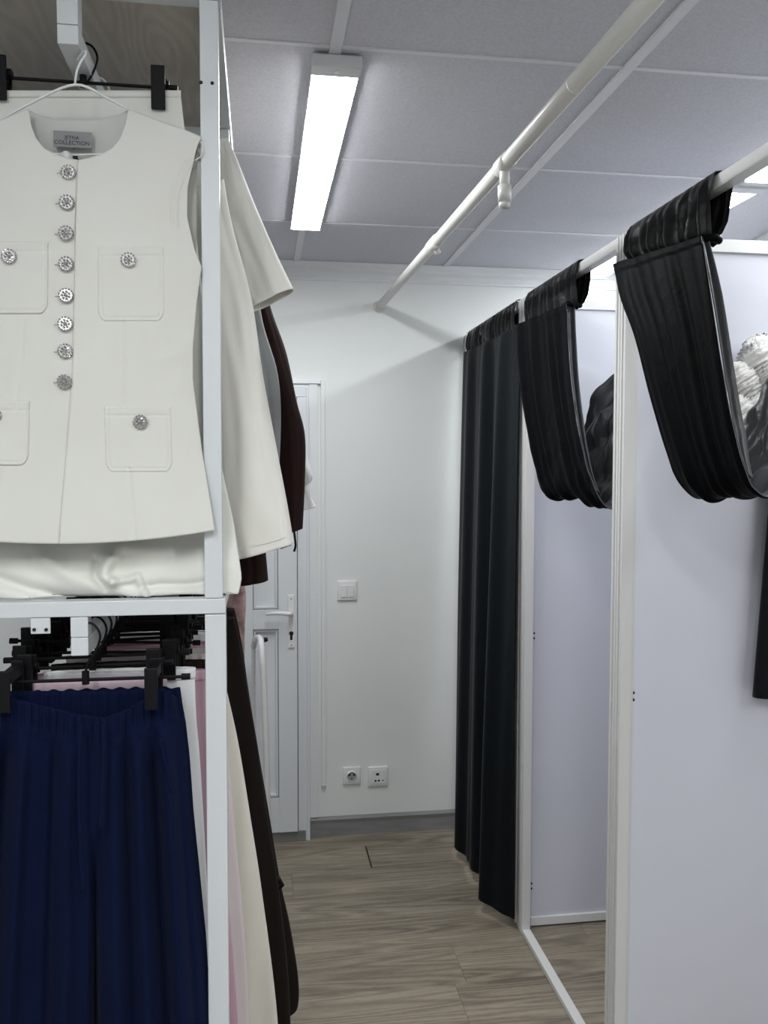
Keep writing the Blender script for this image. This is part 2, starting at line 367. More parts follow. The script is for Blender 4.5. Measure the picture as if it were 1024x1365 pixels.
batten(1.33, 1.43, 2.28, 3.44, 'LED ceiling light over the booths, the farther one in line', lm=M_lamp_booth)
batten(1.33, 1.43, 1.06, 2.262, 'LED ceiling light over the booths, the nearer one in line', c1=.03, lm=M_lamp_booth)
# unseen lamps added behind the camera for ambient and frontal light
batten(.110, .207, -1.1, .11, 'LED ceiling light behind the viewpoint over the near corridor')
batten(1.33, 1.43, -.9, .30, 'LED ceiling light behind the viewpoint on the booth side', lm=M_lamp_booth)
batten(-.52, -.42, -1.1, .11, 'LED ceiling light behind the viewpoint on the rack side')  # extra unseen batten, added to light the hanging clothes from the front

# ---------------------------------------------------------------- pipe
pa, pb = Vector((.487, YW, 2.172)), Vector((.535, .35, 2.138))
pipe = empty('ceiling_pipe', pa, 'cream painted pipe running under the ceiling into the back wall', 'pipe')
bm = bmesh.new(); add_cyl(bm, pa, pb, .0158, seg=24); bm_obj('pipe_run', bm, M_pipe, pipe, True)
def onp(Y): return pa+(pb-pa)*((pa.y-Y)/(pa.y-pb.y))
d = (pb-pa).normalized()
bm = bmesh.new(); q = onp(1.77); add_cyl(bm, q-d*.03, q+d*.03, .0185, seg=20); bm_obj('tee_joint', bm, M_pipe, pipe, True)
bm = bmesh.new(); add_cyl(bm, onp(1.38), onp(1.375), .0164, seg=20); bm_obj('pipe_joint', bm, M_pipe, pipe, True)
bm = bmesh.new(); add_cyl(bm, q, q+Vector((0, 0, -.055)), .0105, seg=18); add_cyl(bm, q+Vector((0, 0, -.045)), q+Vector((0, 0, -.078)), .0145, .0135, seg=18)
add_cyl(bm, q+Vector((0, 0, -.078)), q+Vector((0, 0, -.090)), .0118, seg=18); bm_obj('drop_nozzle', bm, M_pipe, pipe, True)
bm = bmesh.new(); q = onp(2.45); add_cyl(bm, q-d*.045, q+d*.045, .0185, seg=20); add_cyl(bm, q, q+Vector((.012, 0, -.026)), .009, seg=14); bm_obj('coupling', bm, M_pipe, pipe, True)
bm = bmesh.new(); q = onp(YW-.004); add_cyl(bm, q, q+d*.006, .024, .020, seg=24); bm_obj('wall_collar', bm, M_pipe, pipe, True)

# ---------------------------------------------------------------- fitting booths
XA, XB = .84, .868
frame = empty('fitting_booth', (XA, 2.7, 0), 'off-white aluminium front frame of the fitting booths', 'frame')
def post(y0, y1, z0=0, z1=2.062, xb=XB, parent=frame, name='post'):
    bm = bmesh.new(); g = .0045; w_ = (y1-y0)
    add_box(bm, (XA+g, y0, z0), (xb, y1, z1), .0008)
    n = 2; lips = [(0, .36), (.64, 1)]
    for a, b in lips: add_box(bm, (XA, y0+w_*a, z0), (XA+g+.0005, y0+w_*b, z1), .0006)
    return bm_obj(name, bm, M_rail, parent)
for y0, y1 in ((1.893, 1.922), (1.925, 1.954), (2.624, 2.65), (2.653, 2.69+.03), (YW-.03, YW-.001), (.72, .75)):
    post(y0, y1)
segs = ((.751, 1.892), (1.955, 2.623), (2.721, YW-.031))
for a, b in segs:
    bm = bmesh.new(); add_box(bm, (XA+.001, a, 2.036), (XB, b, 2.061), .0012); add_box(bm, (XA+.0005, a, 2.0385), (XA+.002, b, 2.0585), .0005)
    bm_obj('curtain_rail', bm, M_rail, frame)
    bm = bmesh.new(); add_box(bm, (XA+.001, a, 0.0005), (XB, b, .016), .0012); bm_obj('floor_rail', bm, M_rail, frame)
def partition(y, label, grp):
    t = empty('partition_panel', (1.3, y, 0), label, 'partition')
    x1 = XR-.004
    box('board', (XB+.012, y-.006, .03), (x1-.01, y+.006, 2.03), M_panel, t, .0005)
    for n, a, b in (('side_profile', (XB+.001, y-.014, .0005), (XB+.013, y+.014, 2.058)), ('side_profile', (x1-.02, y-.014, .0005), (x1, y+.014, 2.058)),
                    ('top_profile', (XB+.013, y-.014, 2.028), (x1-.02, y+.014, 2.058)), ('bottom_profile', (XB+.013, y-.014, .006), (x1-.02, y+.014, .034))):
        box(n, a, b, M_rail if n == 'side_profile' else M_trim, t, .0015)
    for z in (.965, .13):
        bm = bmesh.new()
        for dz in (0, .017): add_cyl(bm, (XB+.016, y-.0065, z+dz), (XB+.016, y-.0095, z+dz), .0036, seg=10)
        bm_obj('screw', bm, M_darkhole, t)
partition(1.924, 'pale lavender partition panel of the nearest booth', 0)
partition(2.672, 'pale lavender partition panel between middle and far booth', 0)

# ---------------------------------------------------------------- curtains
def header(par, y0, y1, zs0, zs1, m, gaps=(), seed=0, k=34, amp=.006, out=.0):
    # gathered sleeve around the rail from far y1 to near y0; seam heights zs1 (far), zs0 (near)
    bm = bmesh.new(); cuts = [y0]+[c for g in gaps for c in g]+[y1]
    for s in range(0, len(cuts), 2):
        a, b = cuts[s], cuts[s+1]; n = max(8, int((b-a)/.0035)); prev = None
        for i in range(n+1):
            t = i/n; Y = a+(b-a)*t; zs = zs0+(zs1-zs0)*((Y-y0)/(y1-y0))
            L = []
            prof = [(-.002, 2.0665), (.008, 2.068), (XB-XA+.001, 2.066), (XB-XA+.003, 2.05), (XB-XA+.003, 2.025), (XB-XA-.004, (2.0+zs)/2), (.014, zs+.002), (.003, zs-.008), (-.006-out, zs+.004), (-.009, (2.02+zs)/2), (-.008, 2.03), (-.006, 2.055)]
            m_ = len(prof)*3
            for q in range(m_):
                c = q/m_*len(prof); i0 = int(c) % len(prof); i1 = (i0+1) % len(prof); f = c-int(c)
                px = prof[i0][0]*(1-f)+prof[i1][0]*f; pz = prof[i0][1]*(1-f)+prof[i1][1]*f
                w_ = min(1, max(0, (2.068-pz)/.03))
                ph = nz(Y*14, seed, pz*4)*3.2
                rp = (sin(Y*k*2*pi/1.0*.9+ph+seed)*.6+abs(sin(Y*k*4+ph*1.7+pz*9))*.7-.35)*amp*w_
                sx = -1 if px < .014 else .35
                L.append(bm.verts.new((XA+px+sx*(max(rp, -.004)+.003*w_)-.000, Y+nz(pz*30, Y*20, seed)*.004, pz)))
            if prev:
                for q in range(m_):
                    f = bm.faces.new((prev[q], prev[(q+1) % m_], L[(q+1) % m_], L[q])); f.smooth = True
            prev = L
    o = bm_obj('gathered_header', bm, m, par, True)
    return o
def drape(par, name, st, m, nu=70, nv=120, nf=5, seed=0, curl=0, thick=.0022, lam=None):
    A = [Vector(s[0]) for s in st]; B = [Vector(s[1]) for s in st]; AM = [s[2] for s in st]; CR = [s[3] for s in st]
    def fn(u, v):
        a = crom(A, v); b = crom(B, v); am = crom(AM, v); cr = crom(CR, v)
        p = a.lerp(b, u); e = .01
        tv = (crom(A, min(1, v+e)).lerp(crom(B, min(1, v+e)), u)-crom(A, max(0, v-e)).lerp(crom(B, max(0, v-e)), u)).normalized()
        tu = (b-a).normalized(); n = tu.cross(tv).normalized()
        x = u+.035*nz(v*2.2, seed+7)
        rp = sin(x*nf*2*pi+seed+.8*nz(u*4, v*1.5, seed))*.30+sin(x*nf*4.6*pi+2*seed+2.5*nz(v*2, u*3, seed))*.16+.9*nz(u*5.5, v*1.3, seed+3)+.35*nz(u*13, v*2.0, seed+9)
        p = p+n*rp*am
        if v < .028: p = p+n*.0022*(-1 if n.x > 0 else 1)
        if cr: p = p+n*(nz(p.x*13, p.y*15, p.z*13+seed)*1.0+1.1*abs(nz(p.x*8+5, p.y*24, p.z*10))-.3+.35*nz(p.x*30, p.y*34, p.z*30))*cr*1.15
        if curl and u > .86: f = (u-.86)/.14; p = p+Vector((curl*f**1.0, .012*f*f, 0))*(1-.0*v)
        return p
    o = grid(name, fn, nu, nv, [M_lining, m], par, thick=thick); o.modifiers[0].material_offset = 1; return o
def side_return(par, st, vmax, wtab, seed=0):
    # the near edge of the looped cloth folded back towards the booth: satin side out
    B = [Vector(s_[1]) for s_ in st]
    def fn(u, v):
        t = v*vmax; b = crom(B, t); w_ = lerpt(wtab, v)
        return Vector((b.x+.002+w_*u, b.y+.004+.010*sin(pi*u*.9)+.003*sin(u*9+seed+v*3), b.z-.004*u))
    return grid('folded_edge', fn, 14, 70, M_lining, par, thick=.002)
# far curtain, hanging straight
c1 = empty('booth_curtain', (.83, 3.05, .03), 'dark green-black velvet curtain hanging full length over the far booth', 'curtain', 'velvet curtains on the booth rail')
header(c1, 2.725, 3.43, 1.972, 1.99, M_head, gaps=((2.752, 2.766), (2.98, 2.998), (3.15, 3.17), (3.24, 3.257), (3.39, 3.415)), seed=2, k=26, amp=.008)
st = [((.822, 3.43, 1.985), (.824, 2.672, 1.975), .010, 0), ((.818, 3.42, 1.90), (.822, 2.668, 1.9), .018, 0), ((.808, 3.40, 1.5), (.818, 2.664, 1.5), .028, 0),
      ((.798, 3.38, 1.0), (.815, 2.66, 1.0), .034, 0), ((.782, 3.33, .5), (.812, 2.658, .5), .04, 0), ((.770, 3.30, .045), (.812, 2.65, .04), .043, 0)]
def c1fn(u, v):
    A = [Vector(s[0]) for s in st]; B = [Vector(s[1]) for s in st]
    a = crom(A, v); b = crom(B, v); p = a.lerp(b, u); am = .006+.03*v**.55
    f = sin(u*2*pi*3.0-.9+.5*nz(v*1.5, 4))*.55+sin(u*2*pi*6.6+1.2*nz(v*1.3, 9))*.22*(1-.4*v)+.25*nz(u*11, v*1.2)
    big = (bump(u, .30, .20)*.7+bump(u, .80, .17)*1.25-bump(u, .57, .055)*.8)*v*.040
    p = p+Vector((-f*am*.8-big+.004, .012*cos(u*40)*(1-v)*0, 0))
    if v > .985: p.z += .004*sin(u*18)
    return p
grid('curtain_cloth', c1fn, 150, 90, M_velvet2, c1, thick=.003)
# middle curtain, folded up
c2 = empty('booth_curtain', (.83, 2.43, 1.42), 'black velvet curtain looped up at the middle booth, between the two posts', 'curtain', 'velvet curtains on the booth rail')
header(c2, 2.185, 2.622, 1.955, 1.975, M_head, seed=5, k=24, amp=.010)
st2 = [((.812, 2.655, 1.972), (.815, 2.205, 1.955), .004, 0), ((.805, 2.62, 1.87), (.818, 2.20, 1.87), .010, 0), ((.805, 2.56, 1.72), (.822, 2.18, 1.74), .012, 0),
       ((.810, 2.49, 1.58), (.826, 2.13, 1.60), .012, .002), ((.822, 2.45, 1.475), (.838, 2.08, 1.49), .010, .004), ((.845, 2.42, 1.438), (.865, 2.045, 1.428), .009, .008),
       ((.885, 2.40, 1.455), (.90, 2.05, 1.425), .010, .012), ((.912, 2.37, 1.59), (.94, 2.06, 1.475), .012, .016), ((.955, 2.34, 1.73), (1.00, 2.09, 1.58), .012, .018), ((1.09, 2.31, 1.85), (1.15, 2.13, 1.70), .012, .014), ((1.45, 2.27, 1.86), (1.45, 2.17, 1.80), .01, .01), ((1.735, 2.24, 1.84), (1.735, 2.19, 1.82), .006, .004)]
drape(c2, 'curtain_cloth', st2, M_velvet, nf=3, seed=4, curl=.0, nv=190)
side_return(c2, st2, .40, [(0, .020), (.6, .018), (1, .008)], 1)
def hook(y, z, label):
    t = empty('wall_hook', (XR, y, z), label, 'hook')
    bm = bmesh.new(); add_cyl(bm, (XR-.004, y, z), (XR, y, z), .016); bm_obj('hook_plate', bm, M_steel, t)
    bm = bmesh.new(); add_path(bm, [(XR-.003, y, z), (XR-.03, y, z-.006), (XR-.045, y, z), (XR-.05, y, z+.018)], .004); bm_obj('hook_arm', bm, M_steel, t)
hook(2.215, 1.80, 'chrome wall hook holding the end of the middle curtain')
# near curtain, folded up
c3 = empty('booth_curtain', (.83, 1.7, 1.46), 'black velvet curtain looped up at the nearest booth, right of the post', 'curtain', 'velvet curtains on the booth rail')
header(c3, 1.505, 1.868, 1.952, 1.998, M_head, seed=9, k=26, amp=.012)
st3 = [((.806, 1.888, 1.985), (.812, 1.50, 1.946), .003, 0), ((.80, 1.84, 1.90), (.815, 1.485, 1.89), .008, 0), ((.80, 1.765, 1.80), (.818, 1.46, 1.80), .011, 0), ((.805, 1.695, 1.66), (.820, 1.432, 1.70), .012, 0),
       ((.815, 1.63, 1.535), (.825, 1.405, 1.60), .011, .001), ((.832, 1.60, 1.475), (.838, 1.385, 1.52), .010, .003), ((.862, 1.585, 1.452), (.862, 1.375, 1.478), .009, .006),
       ((.91, 1.60, 1.485), (.90, 1.38, 1.468), .010, .010), ((.955, 1.61, 1.575), (.95, 1.39, 1.50), .012, .015), ((1.02, 1.60, 1.70), (1.03, 1.42, 1.58), .012, .016), ((1.2, 1.58, 1.82), (1.22, 1.45, 1.72), .012, .012), ((1.5, 1.54, 1.87), (1.5, 1.47, 1.81), .01, .008), ((1.735, 1.52, 1.85), (1.735, 1.49, 1.83), .006, .003)]
drape(c3, 'curtain_cloth', st3, M_velvet, nf=3, seed=1, curl=.0, nv=200, nu=80)
side_return(c3, st3, .44, [(0, .012), (.3, .022), (.8, .024), (1, .012)], 2)
hook(1.505, 1.82, 'chrome wall hook holding the end of the nearest curtain')
for par, y_, z_ in ((c3, 1.502, 1.945), (c2, 2.20, 1.955)):
    bm = bmesh.new(); add_path(bm, [(.820, y_+.03, z_+.004), (.816, y_+.012, z_+.002), (.824, y_+.004, z_-.002), (.838, y_+.003, z_+.001), (.850, y_+.008, z_-.003), (.852, y_+.018, z_+.004), (.846, y_+.028, z_-.008)], [.004, .0065, .006, .009, .0075, .010, .005], 10)
    bm_obj('twisted_hem', bm, M_velvet, par, True)

# ---------------------------------------------------------------- clothes hung on the nearest partition (right edge)
t = empty('organza_ruffle', (1.17, 1.86, 1.75), 'crumpled white sheer organza ruffle on the partition beside the nearest curtain', 'ruffle')
def puff(c, r, seed, sq=.55):
    def fn(u, v):
        a = 2*pi*u; b = pi*v; d = Vector((cos(a)*sin(b), sin(a)*sin(b), cos(b)))
        tw = a+1.6*b; q = Vector((cos(tw)*3.4+seed, sin(tw)*3.4, b*.9)); q2 = Vector((cos(tw)*8, sin(tw)*8+seed, b*1.6))
        R = r*(.84+.34*(1-2.2*abs(noise.noise(q)))+.10*(1-3*abs(noise.noise(q2)))-.15)
        return (c[0]+d.x*R, c[1]+d.y*R*sq, c[2]+d.z*R)
    grid('gathered_puff', fn, 110, 70, M_organza, t, closed=True)
puff((1.100, 1.872, 1.655), .048, 1); puff((1.118, 1.868, 1.725), .045, 4); puff((1.165, 1.866, 1.775), .055, 7); puff((1.215, 1.870, 1.71), .06, 11); puff((1.16, 1.875, 1.66), .045, 15)
t = empty('dark_skirt', (1.38, 1.87, .97), 'black denim garment hanging on the partition at the right edge', 'skirt')
def dk(u, v):
    a = 2*pi*u; z = 1.58-(1.58-.972)*v; xl = 1.208-.040*v; xr = 1.55+.02*v; cx = (xl+xr)/2; hw = (xr-xl)/2
    c, s = cos(a), sin(a); sg = 1 if s > 0 else -1
    return (cx+hw*(abs(c)**.8)*(1 if c > 0 else -1), 1.872-.028*sg*abs(s)**.7-.006*sin(cx*30+c*9)*max(0, s)*v, z)
grid('skirt_body', dk, 72, 30, M_denim, t, closed=True, thick=.002)
def dw(u, v):
    p = dk(u, 0); return (1.3875+(p[0]-1.3875)*1.01, 1.872+(p[1]-1.872)*1.05, 1.62-.045*v)
grid('waistband', dw, 72, 3, M_denim, t, closed=True, thick=.003)

# ---------------------------------------------------------------- rack
RX0, RX1, RY0, RY1, RYM = -.452, -.0505, 1.2, 2.24, 1.64
rack = empty('clothes_rack', (-.25, 1.76, 0), 'white steel two-tier clothes rack with pale wooden top board, left side', 'clothes rack')
T = .0245
def bar(name, a, b): return box(name, a, b, M_rack, rack, .0015)
ZL = 1.337
for x in (RX0, RX1-T):
    for y in (RY0, RYM, RY1-T):
        bar('upper_post', (x, y, ZL+.0005), (x+T, y+T, 2.143))
        if y != RYM: bar('lower_post', (x-(.003 if x < -.3 else -.000), y-.001, .001), (x+T+(.004 if x > -.3 else 0), y+T+.001, ZL-.022))
for z0, z1 in ((ZL-.021, ZL), (2.144, 2.169)):
    for y in (RY0, RY1-T): bar('cross_beam', (RX0-.003, y-.001, z0), (RX1+.004, y+T, z1))
    for x in (RX0, RX1-T): bar('side_beam', (x-.003, RY0+T+.0005, z0), (x+T+.003, RY1-T-.0005, z1))
bar('cross_beam', (RX0+T+.003, RYM, 2.120), (RX1-T-.003, RYM+.02, 2.1435))
box('top_board', (RX0+.002, RY0+.03, 2.1695), (RX1-.002, RY1-.005, 2.186), M_board, rack, .001)
bar('upper_rail', (-.258, RY0+.001, 2.073), (-.231, RY1-T, 2.098)); bar('rail_drop', (-.258, RY0+.0005, 2.0985), (-.231, RY0+.028, 2.1435))
bar('lower_rail', (-.254, RY0+.001, 1.262), (-.231, RY1-T, 1.287)); bar('rail_drop', (-.254, RY0+.0005, 1.2875), (-.231, RY0+.026, ZL-.0215))
a = P(40, 823, 1.2); b = P(67, 845, 1.2)
bar('fixing_plate', (a.x, 1.201, b.z), (b.x, 1.2045, ZL-.0215))
for u, v in ((45.5, 839.5), (61.5, 839.5), (268, 110), (283, 111)):
    q = P(u, v, 1.2); bm = bmesh.new(); add_cyl(bm, (q.x, 1.2012, q.z), (q.x, 1.1992, q.z), .0024, seg=10); bm_obj('bolt_hole', bm, M_darkhole, rack)

# ---------------------------------------------------------------- hangers
def wire(par, name, pts, r, m, sm=6): 
    bm = bmesh.new(); n = (len(pts)-1)*sm; add_path(bm, [crom([Vector(p) for p in pts], i/n) for i in range(n+1)], r, 8); return bm_obj(name, bm, m, par, True)
def hook_pts(cx, y, zr, zb):        # hook over a rail whose top is zr; neck foot at zb
    r = .019
    return [(cx-r, y, zr-.012), (cx-r*.95, y, zr+.004), (cx-r*.3, y, zr+r*.95), (cx+r*.6, y, zr+r*.85), (cx+r*1.05, y, zr), (cx+r*.7, y, zr-.022), (cx+.002, y, zr-.040), (cx, y, zb)]
def clip(par, x, y, z, hgt=.053):
    bm = bmesh.new(); add_box(bm, (x-.0098, y-.018, z-hgt+.016), (x+.0098, y-.0125, z+.024), .0015); add_box(bm, (x-.0095, y+.011, z-hgt+.02), (x+.0095, y+.016, z+.018), .0015)
    add_box(bm, (x-.006, y-.0127, z-.006), (x+.006, y+.0112, z+.006), .001); add_cyl(bm, (x+.0095, y, z+.004), (x+.014, y, z+.004), .006, seg=10)
    return bm_obj('clip', bm, M_dark, par)
def clip_hanger(y, cx, zr, zb, half, clips, label, group=None, tilt=0., yaw=0.):
    t = empty('clip_hanger', (cx, y, zb), label, 'hanger', group)
    wire(t, 'hook', hook_pts(cx, y, zr, zb), .0017, M_dark)
    bm = bmesh.new(); p0 = Vector((cx-half, y-yaw, zb-tilt)); p1 = Vector((cx+half, y+yaw, zb+tilt)); dd = (p1-p0).normalized()
    add_cyl(bm, p0, p1, .0024, seg=10); add_cyl(bm, p0-dd*.012, p0, .0045, seg=10); add_cyl(bm, p1, p1+dd*.012, .0045, seg=10); add_cyl(bm, Vector((cx, y, zb-.006)), Vector((cx, y, zb+.012)), .005, seg=10)
    bm_obj('crossbar', bm, M_dark, t)
    for f in clips: q = p0.lerp(p1, (f/half+1)/2); clip(t, q.x, q.y, q.z)
    return t
def shoulder_hanger(y, cx, zr, zb, half, drop, m, label, r=.0022):
    t = empty('shirt_hanger', (cx, y, zb), label, 'hanger')
    wire(t, 'hook', hook_pts(cx, y, zr, zb), .0017, m)
    wire(t, 'shoulder_bar', [(cx-half, y, zb-drop), (cx-half*.5, y, zb-drop*.42), (cx, y, zb), (cx+half*.5, y, zb-drop*.42), (cx+half, y, zb-drop)], r, m)
    wire(t, 'lower_bar', [(cx-half, y, zb-drop), (cx, y, zb-drop*1.06), (cx+half, y, zb-drop)], r*.8, m)
    return t

# ---------------------------------------------------------------- ivory vest
VY = 1.196
cen = [(100, 105), (213, 104), (300, 101), (370, 100), (500, 97), (640, 86), (730, 78)]          # placket edge x by y
def vc(y): return smt(cen, y)
armR = [(143, 232), (150, 240), (162, 254), (173, 263), (184, 268), (195, 263), (219, 257), (250, 250), (289, 249), (332, 259), (357, 269), (375, 266), (405, 262), (464, 257), (506, 257), (569, 265), (628, 273), (707, 284), (735, 287)]
def vr(y): return lerpt(armR, y)
neckF = [(145, 172), (165, 168), (185, 160), (198, 149), (206, 134), (211, 118), (213.5, 104)]      # y -> x of the right neckline
shoulder = [(172, 145), (195, 153), (220, 163), (245, 171), (268, 180)]
def top_y(x, c):                      # upper boundary for front panel at pixel x (mirrored about c)
    x = c+abs(x-c)
    if x <= 172: return lerpt([(104, 213.5), (118, 211), (134, 206), (149, 198), (160, 185), (168, 165), (172, 145)], x)
    return lerpt(shoulder, x)
seamsV = [[(165, 430), (167, 500), (166, 545)], [(172, 625), (177, 680), (181, 722)]]
creases = [([(232, 455), (246, 490), (235, 520)], 9, .0016), ([(215, 480), (240, 470), (256, 450)], 8, .0013), ([(120, 330), (100, 322), (96, 318)], 10, .0006)]
HS = [(231, 300), (229, 290), (232, 255), (240, 232), (251, 216)]
def vdepth(x, y):
    c = vc(y); hw = vr(y)-c; s = (x-c)/max(hw, 1)
    base = VY-.021*max(0, 1-abs(s)**2.4)*min(1, max(0, (y-150)/110))-.006*min(1, max(0, (y-600)/120))*(1+.6*abs(s))
    xm = c+abs(x-c)
    for pl in seamsV: base += .0014*exp(-(seg_d(xm, y, pl)/2.2)**2)
    if 335 > y > 200: base += .0016*exp(-(seg_d(xm, y, HS)/2.6)**2)-.0022*exp(-(seg_d(xm, y, [(p[0]+4.5, p[1]) for p in HS])/2.5)**2)
    for pl, w_, h in creases: base -= h*exp(-(seg_d(x, y, pl)/w_)**2)
    base -= .0028*nz(x*.011, y*.009, 3.)+.0010*nz(x*.03, y*.016, 5.)
    base -= .0022*sin(x*.055+y*.004)*min(1, max(0, (y-480)/200))
    return base
vest = empty('ivory_vest', P(100, 720, VY), 'sleeveless ivory collarless vest with crystal buttons and four patch pockets, front of rack', 'vest')
def vfront(side):
    def fn(u, v):
        # v from hem (1) to top (0); u from placket (0) to side (1)
        yh = 725-18*u**2 if side > 0 else 725-16*u**2
        # parametrise by column through a nominal body width, then by height
        yn = 213.5+(725-213.5)*v
        if v < .0: pass
        # blend: upper region uses column top
        c = vc(max(213, yn)); xr_ = vr(max(357, yn))
        xcol = c+(xr_-c)*u
        if yn >= 357:
            x, y = xcol, yn-(725-yh)*max(0, (yn-600)/125)
        else:
            # region above the underarm: rows follow from y=357 up to the top boundary
            k = (357-yn)/(357-213.5)                       # 0 at underarm, 1 top
            # top boundary point for this u
            L = [(0, (104, 213.5)), (.09, (118, 211)), (.18, (134, 206)), (.28, (149, 198)), (.37, (160, 185)), (.44, (168, 165)), (.50, (172, 145)), (.63, (195, 153)), (.76, (220, 163)), (.88, (245, 171)), (1., (268, 182))]
            tx = lerpt([(a, b[0]) for a, b in L], u); ty = lerpt([(a, b[1]) for a, b in L], u)
            y = 357+(ty-357)*k
            bx = vc(357)+(vr(357)-vc(357))*u
            sx = bx+(tx-bx)*k
            # armhole curve in
            ar = vr(y)-(bx*0+lerpt([(0, 269.), (1, 268.)], k)); sx += ar*u**5
            x = sx
        if side < 0: x = 2*vc(y)-x
        q = P(x, y, vdepth(x, y)-(.0016 if side > 0 else 0)); return q
    return fn
def trim_edge(fn): return fn
grid('right_front', vfront(1), 90, 190, M_vest, vest, thick=.0018)
grid('left_front', vfront(-1), 90, 190, M_vest, vest, thick=.0018)
def vback(u, v):
    s = 2*u-1; sgn = 1 if s > 0 else -1; a = abs(s)
    L = [(0, 160), (.2, 158), (.34, 153), (.41, 147), (.62, 158), (.85, 170), (1., 180)]
    ty = lerpt(L, a)
    y = ty+(712-ty)*v
    xr_ = lerpt([(180, 266), (357, 264), (470, 252), (700, 262)], y); c = vc(max(150, y))
    x = c+s*(xr_-c)*.985
    return P(x, y, VY+.018+.012*(1-a**2)*min(1, v*5))
grid('back_panel', vback, 60, 90, M_lin, vest, thick=.0015)
# pockets following the front
def pocket(x0, x1, y0, y1, tilt):
    W_ = x1-x0
    def fn(u, v):
        y = y0+(y1-y0)*v; r = 16.
        ins = 0
        if y > y1-r: dd = (y-(y1-r))/r; ins = r*(1-sqrt(max(0, 1-dd*dd)))*.9
        x = x0+ins+(W_-2*ins)*u+tilt*v
        e = min(u, 1-u)*W_; eb = (1-v)*(y1-y0); et = v*(y1-y0)
        edge = min(e, eb, et)
        h = .0034*min(1, edge/1.8)+.0007*bump(v*(y1-y0), 0, 5)-.0009*bump(et, 13, 1.7)-.0008*bump(min(e, eb), 5.5, 1.6)
        return P(x, y, vdepth(x, y)-.0008-h)
    return grid('patch_pocket', fn, 70, 74, M_vest, vest)
pocket(129, 219, 328, 429, 1); pocket(138, 229, 541, 630, 2)
pocket(-25, 65, 322, 419, -1); pocket(-51, 40, 534, 621, -2)
# crystal buttons, one mesh shared
bm = bmesh.new(); R_ = .0103
bmesh.ops.create_cone(bm, cap_ends=True, segments=24, radius1=R_*.92, radius2=R_*.8, depth=.0035, matrix=Matrix.Rotation(pi/2, 4, 'X'))
def gem(x, z, y, r):
    rr = bmesh.ops.create_icosphere(bm, subdivisions=1, radius=r, matrix=Matrix.Translation((x, y, z)) @ Matrix.Rotation(x*900+z*400, 4, 'Y'))
gem(0, 0, -.0032, .0028)
for k in range(7): gem(cos(k*2*pi/7)*.0048, sin(k*2*pi/7)*.0048, -.0024, .0019)
for k in range(14): gem(cos(k*2*pi/14+.2)*.0086, sin(k*2*pi/14+.2)*.0086, -.0014, .00165)
bmesh.ops.recalc_face_normals(bm, faces=bm.faces[:])
bme = bpy.data.meshes.new('crystal_button'); bm.to_mesh(bme); bm.free(); bme.materials.append(M_gem)
for u, v in ((91, 230), (89, 270), (88, 311), (88, 352), (88, 394), (87, 432), (87, 468), (86, 509), (171, 346.5), (187, 562.5), (12, 342), (-8, 554)):
    o = bpy.data.objects.new('crystal_button', bme); COL.objects.link(o); q = P(u, v, vdepth(u, v)-(.0065 if (u > 120 or u < 60) else .0042)); o.parent = vest
    o.matrix_parent_inverse = Matrix.Translation(-vest.matrix_basis.translation); o.location = q; o.rotation_euler = (.06, random.Random(u+v).random()*6, 0)
    if 60 < u < 120:
        bm = bmesh.new(); a_ = P(u-15, v+1, vdepth(u-15, v)-.0022); b_ = P(u-6, v, vdepth(u-6, v)-.0022); add_path(bm, [a_, b_], .0007, 6); bm_obj('buttonhole', bm, M_lin, vest)
# placket edge seam
bm = bmesh.new(); add_path(bm, [P(vc(y)+.5, y, vdepth(vc(y), y)-.0022) for y in range(214, 724, 10)], .0009, 6); bm_obj('placket_edge', bm, M_vest, vest, True)
# neck label
la, lb = P(75, 180, 1.222), P(126, 208, 1.222)
lab = empty('neck', (0, 0, 0)); bpy.data.objects.remove(lab)
lab = box('neck_label', (la.x, 1.2055, lb.z+.004), (lb.x, 1.2065, la.z), M_label, vest, .0002)
def text(body, size, loc, parent, m=M_ink):
    cu = bpy.data.curves.new('t', 'FONT'); cu.body = body; cu.size = size; cu.align_x = 'CENTER'; cu.extrude = .0001
    o = bpy.data.objects.new('t', cu); COL.objects.link(o); bpy.context.view_layer.update()
    me = bpy.data.meshes.new_from_object(o.evaluated_get(bpy.context.evaluated_depsgraph_get())); bpy.data.objects.remove(o)
    me.transform(Matrix.Translation(loc) @ Matrix.Rotation(pi/2, 4, 'X')); me.materials.clear()
    return link('lettering', me, m, parent)
lc = (la.x+lb.x)/2-.001
text('JETNA', .0066, (lc, 1.2052, la.z-.0105), lab); text('COLLECTION', .0074, (lc, 1.2052, la.z-.0175), lab); text('S', .0046, (lc+.002, 1.2052, la.z-.024), lab)
a_ = P(82, 204, 1.198)
def tagfn(u, v): return P(78+19*u+4*v*(1-u), 207+14*v-6*sin(pi*u)*(1-v), 1.202-.008*sin(pi*u))
grid('care_tag', tagfn, 10, 5, M_white, vest, thick=.0006)
box('black_tag', tuple(P(93, 215, 1.205)-Vector((0, 0, 0))), tuple(P(104, 208, 1.206)), M_dark, vest, 0)
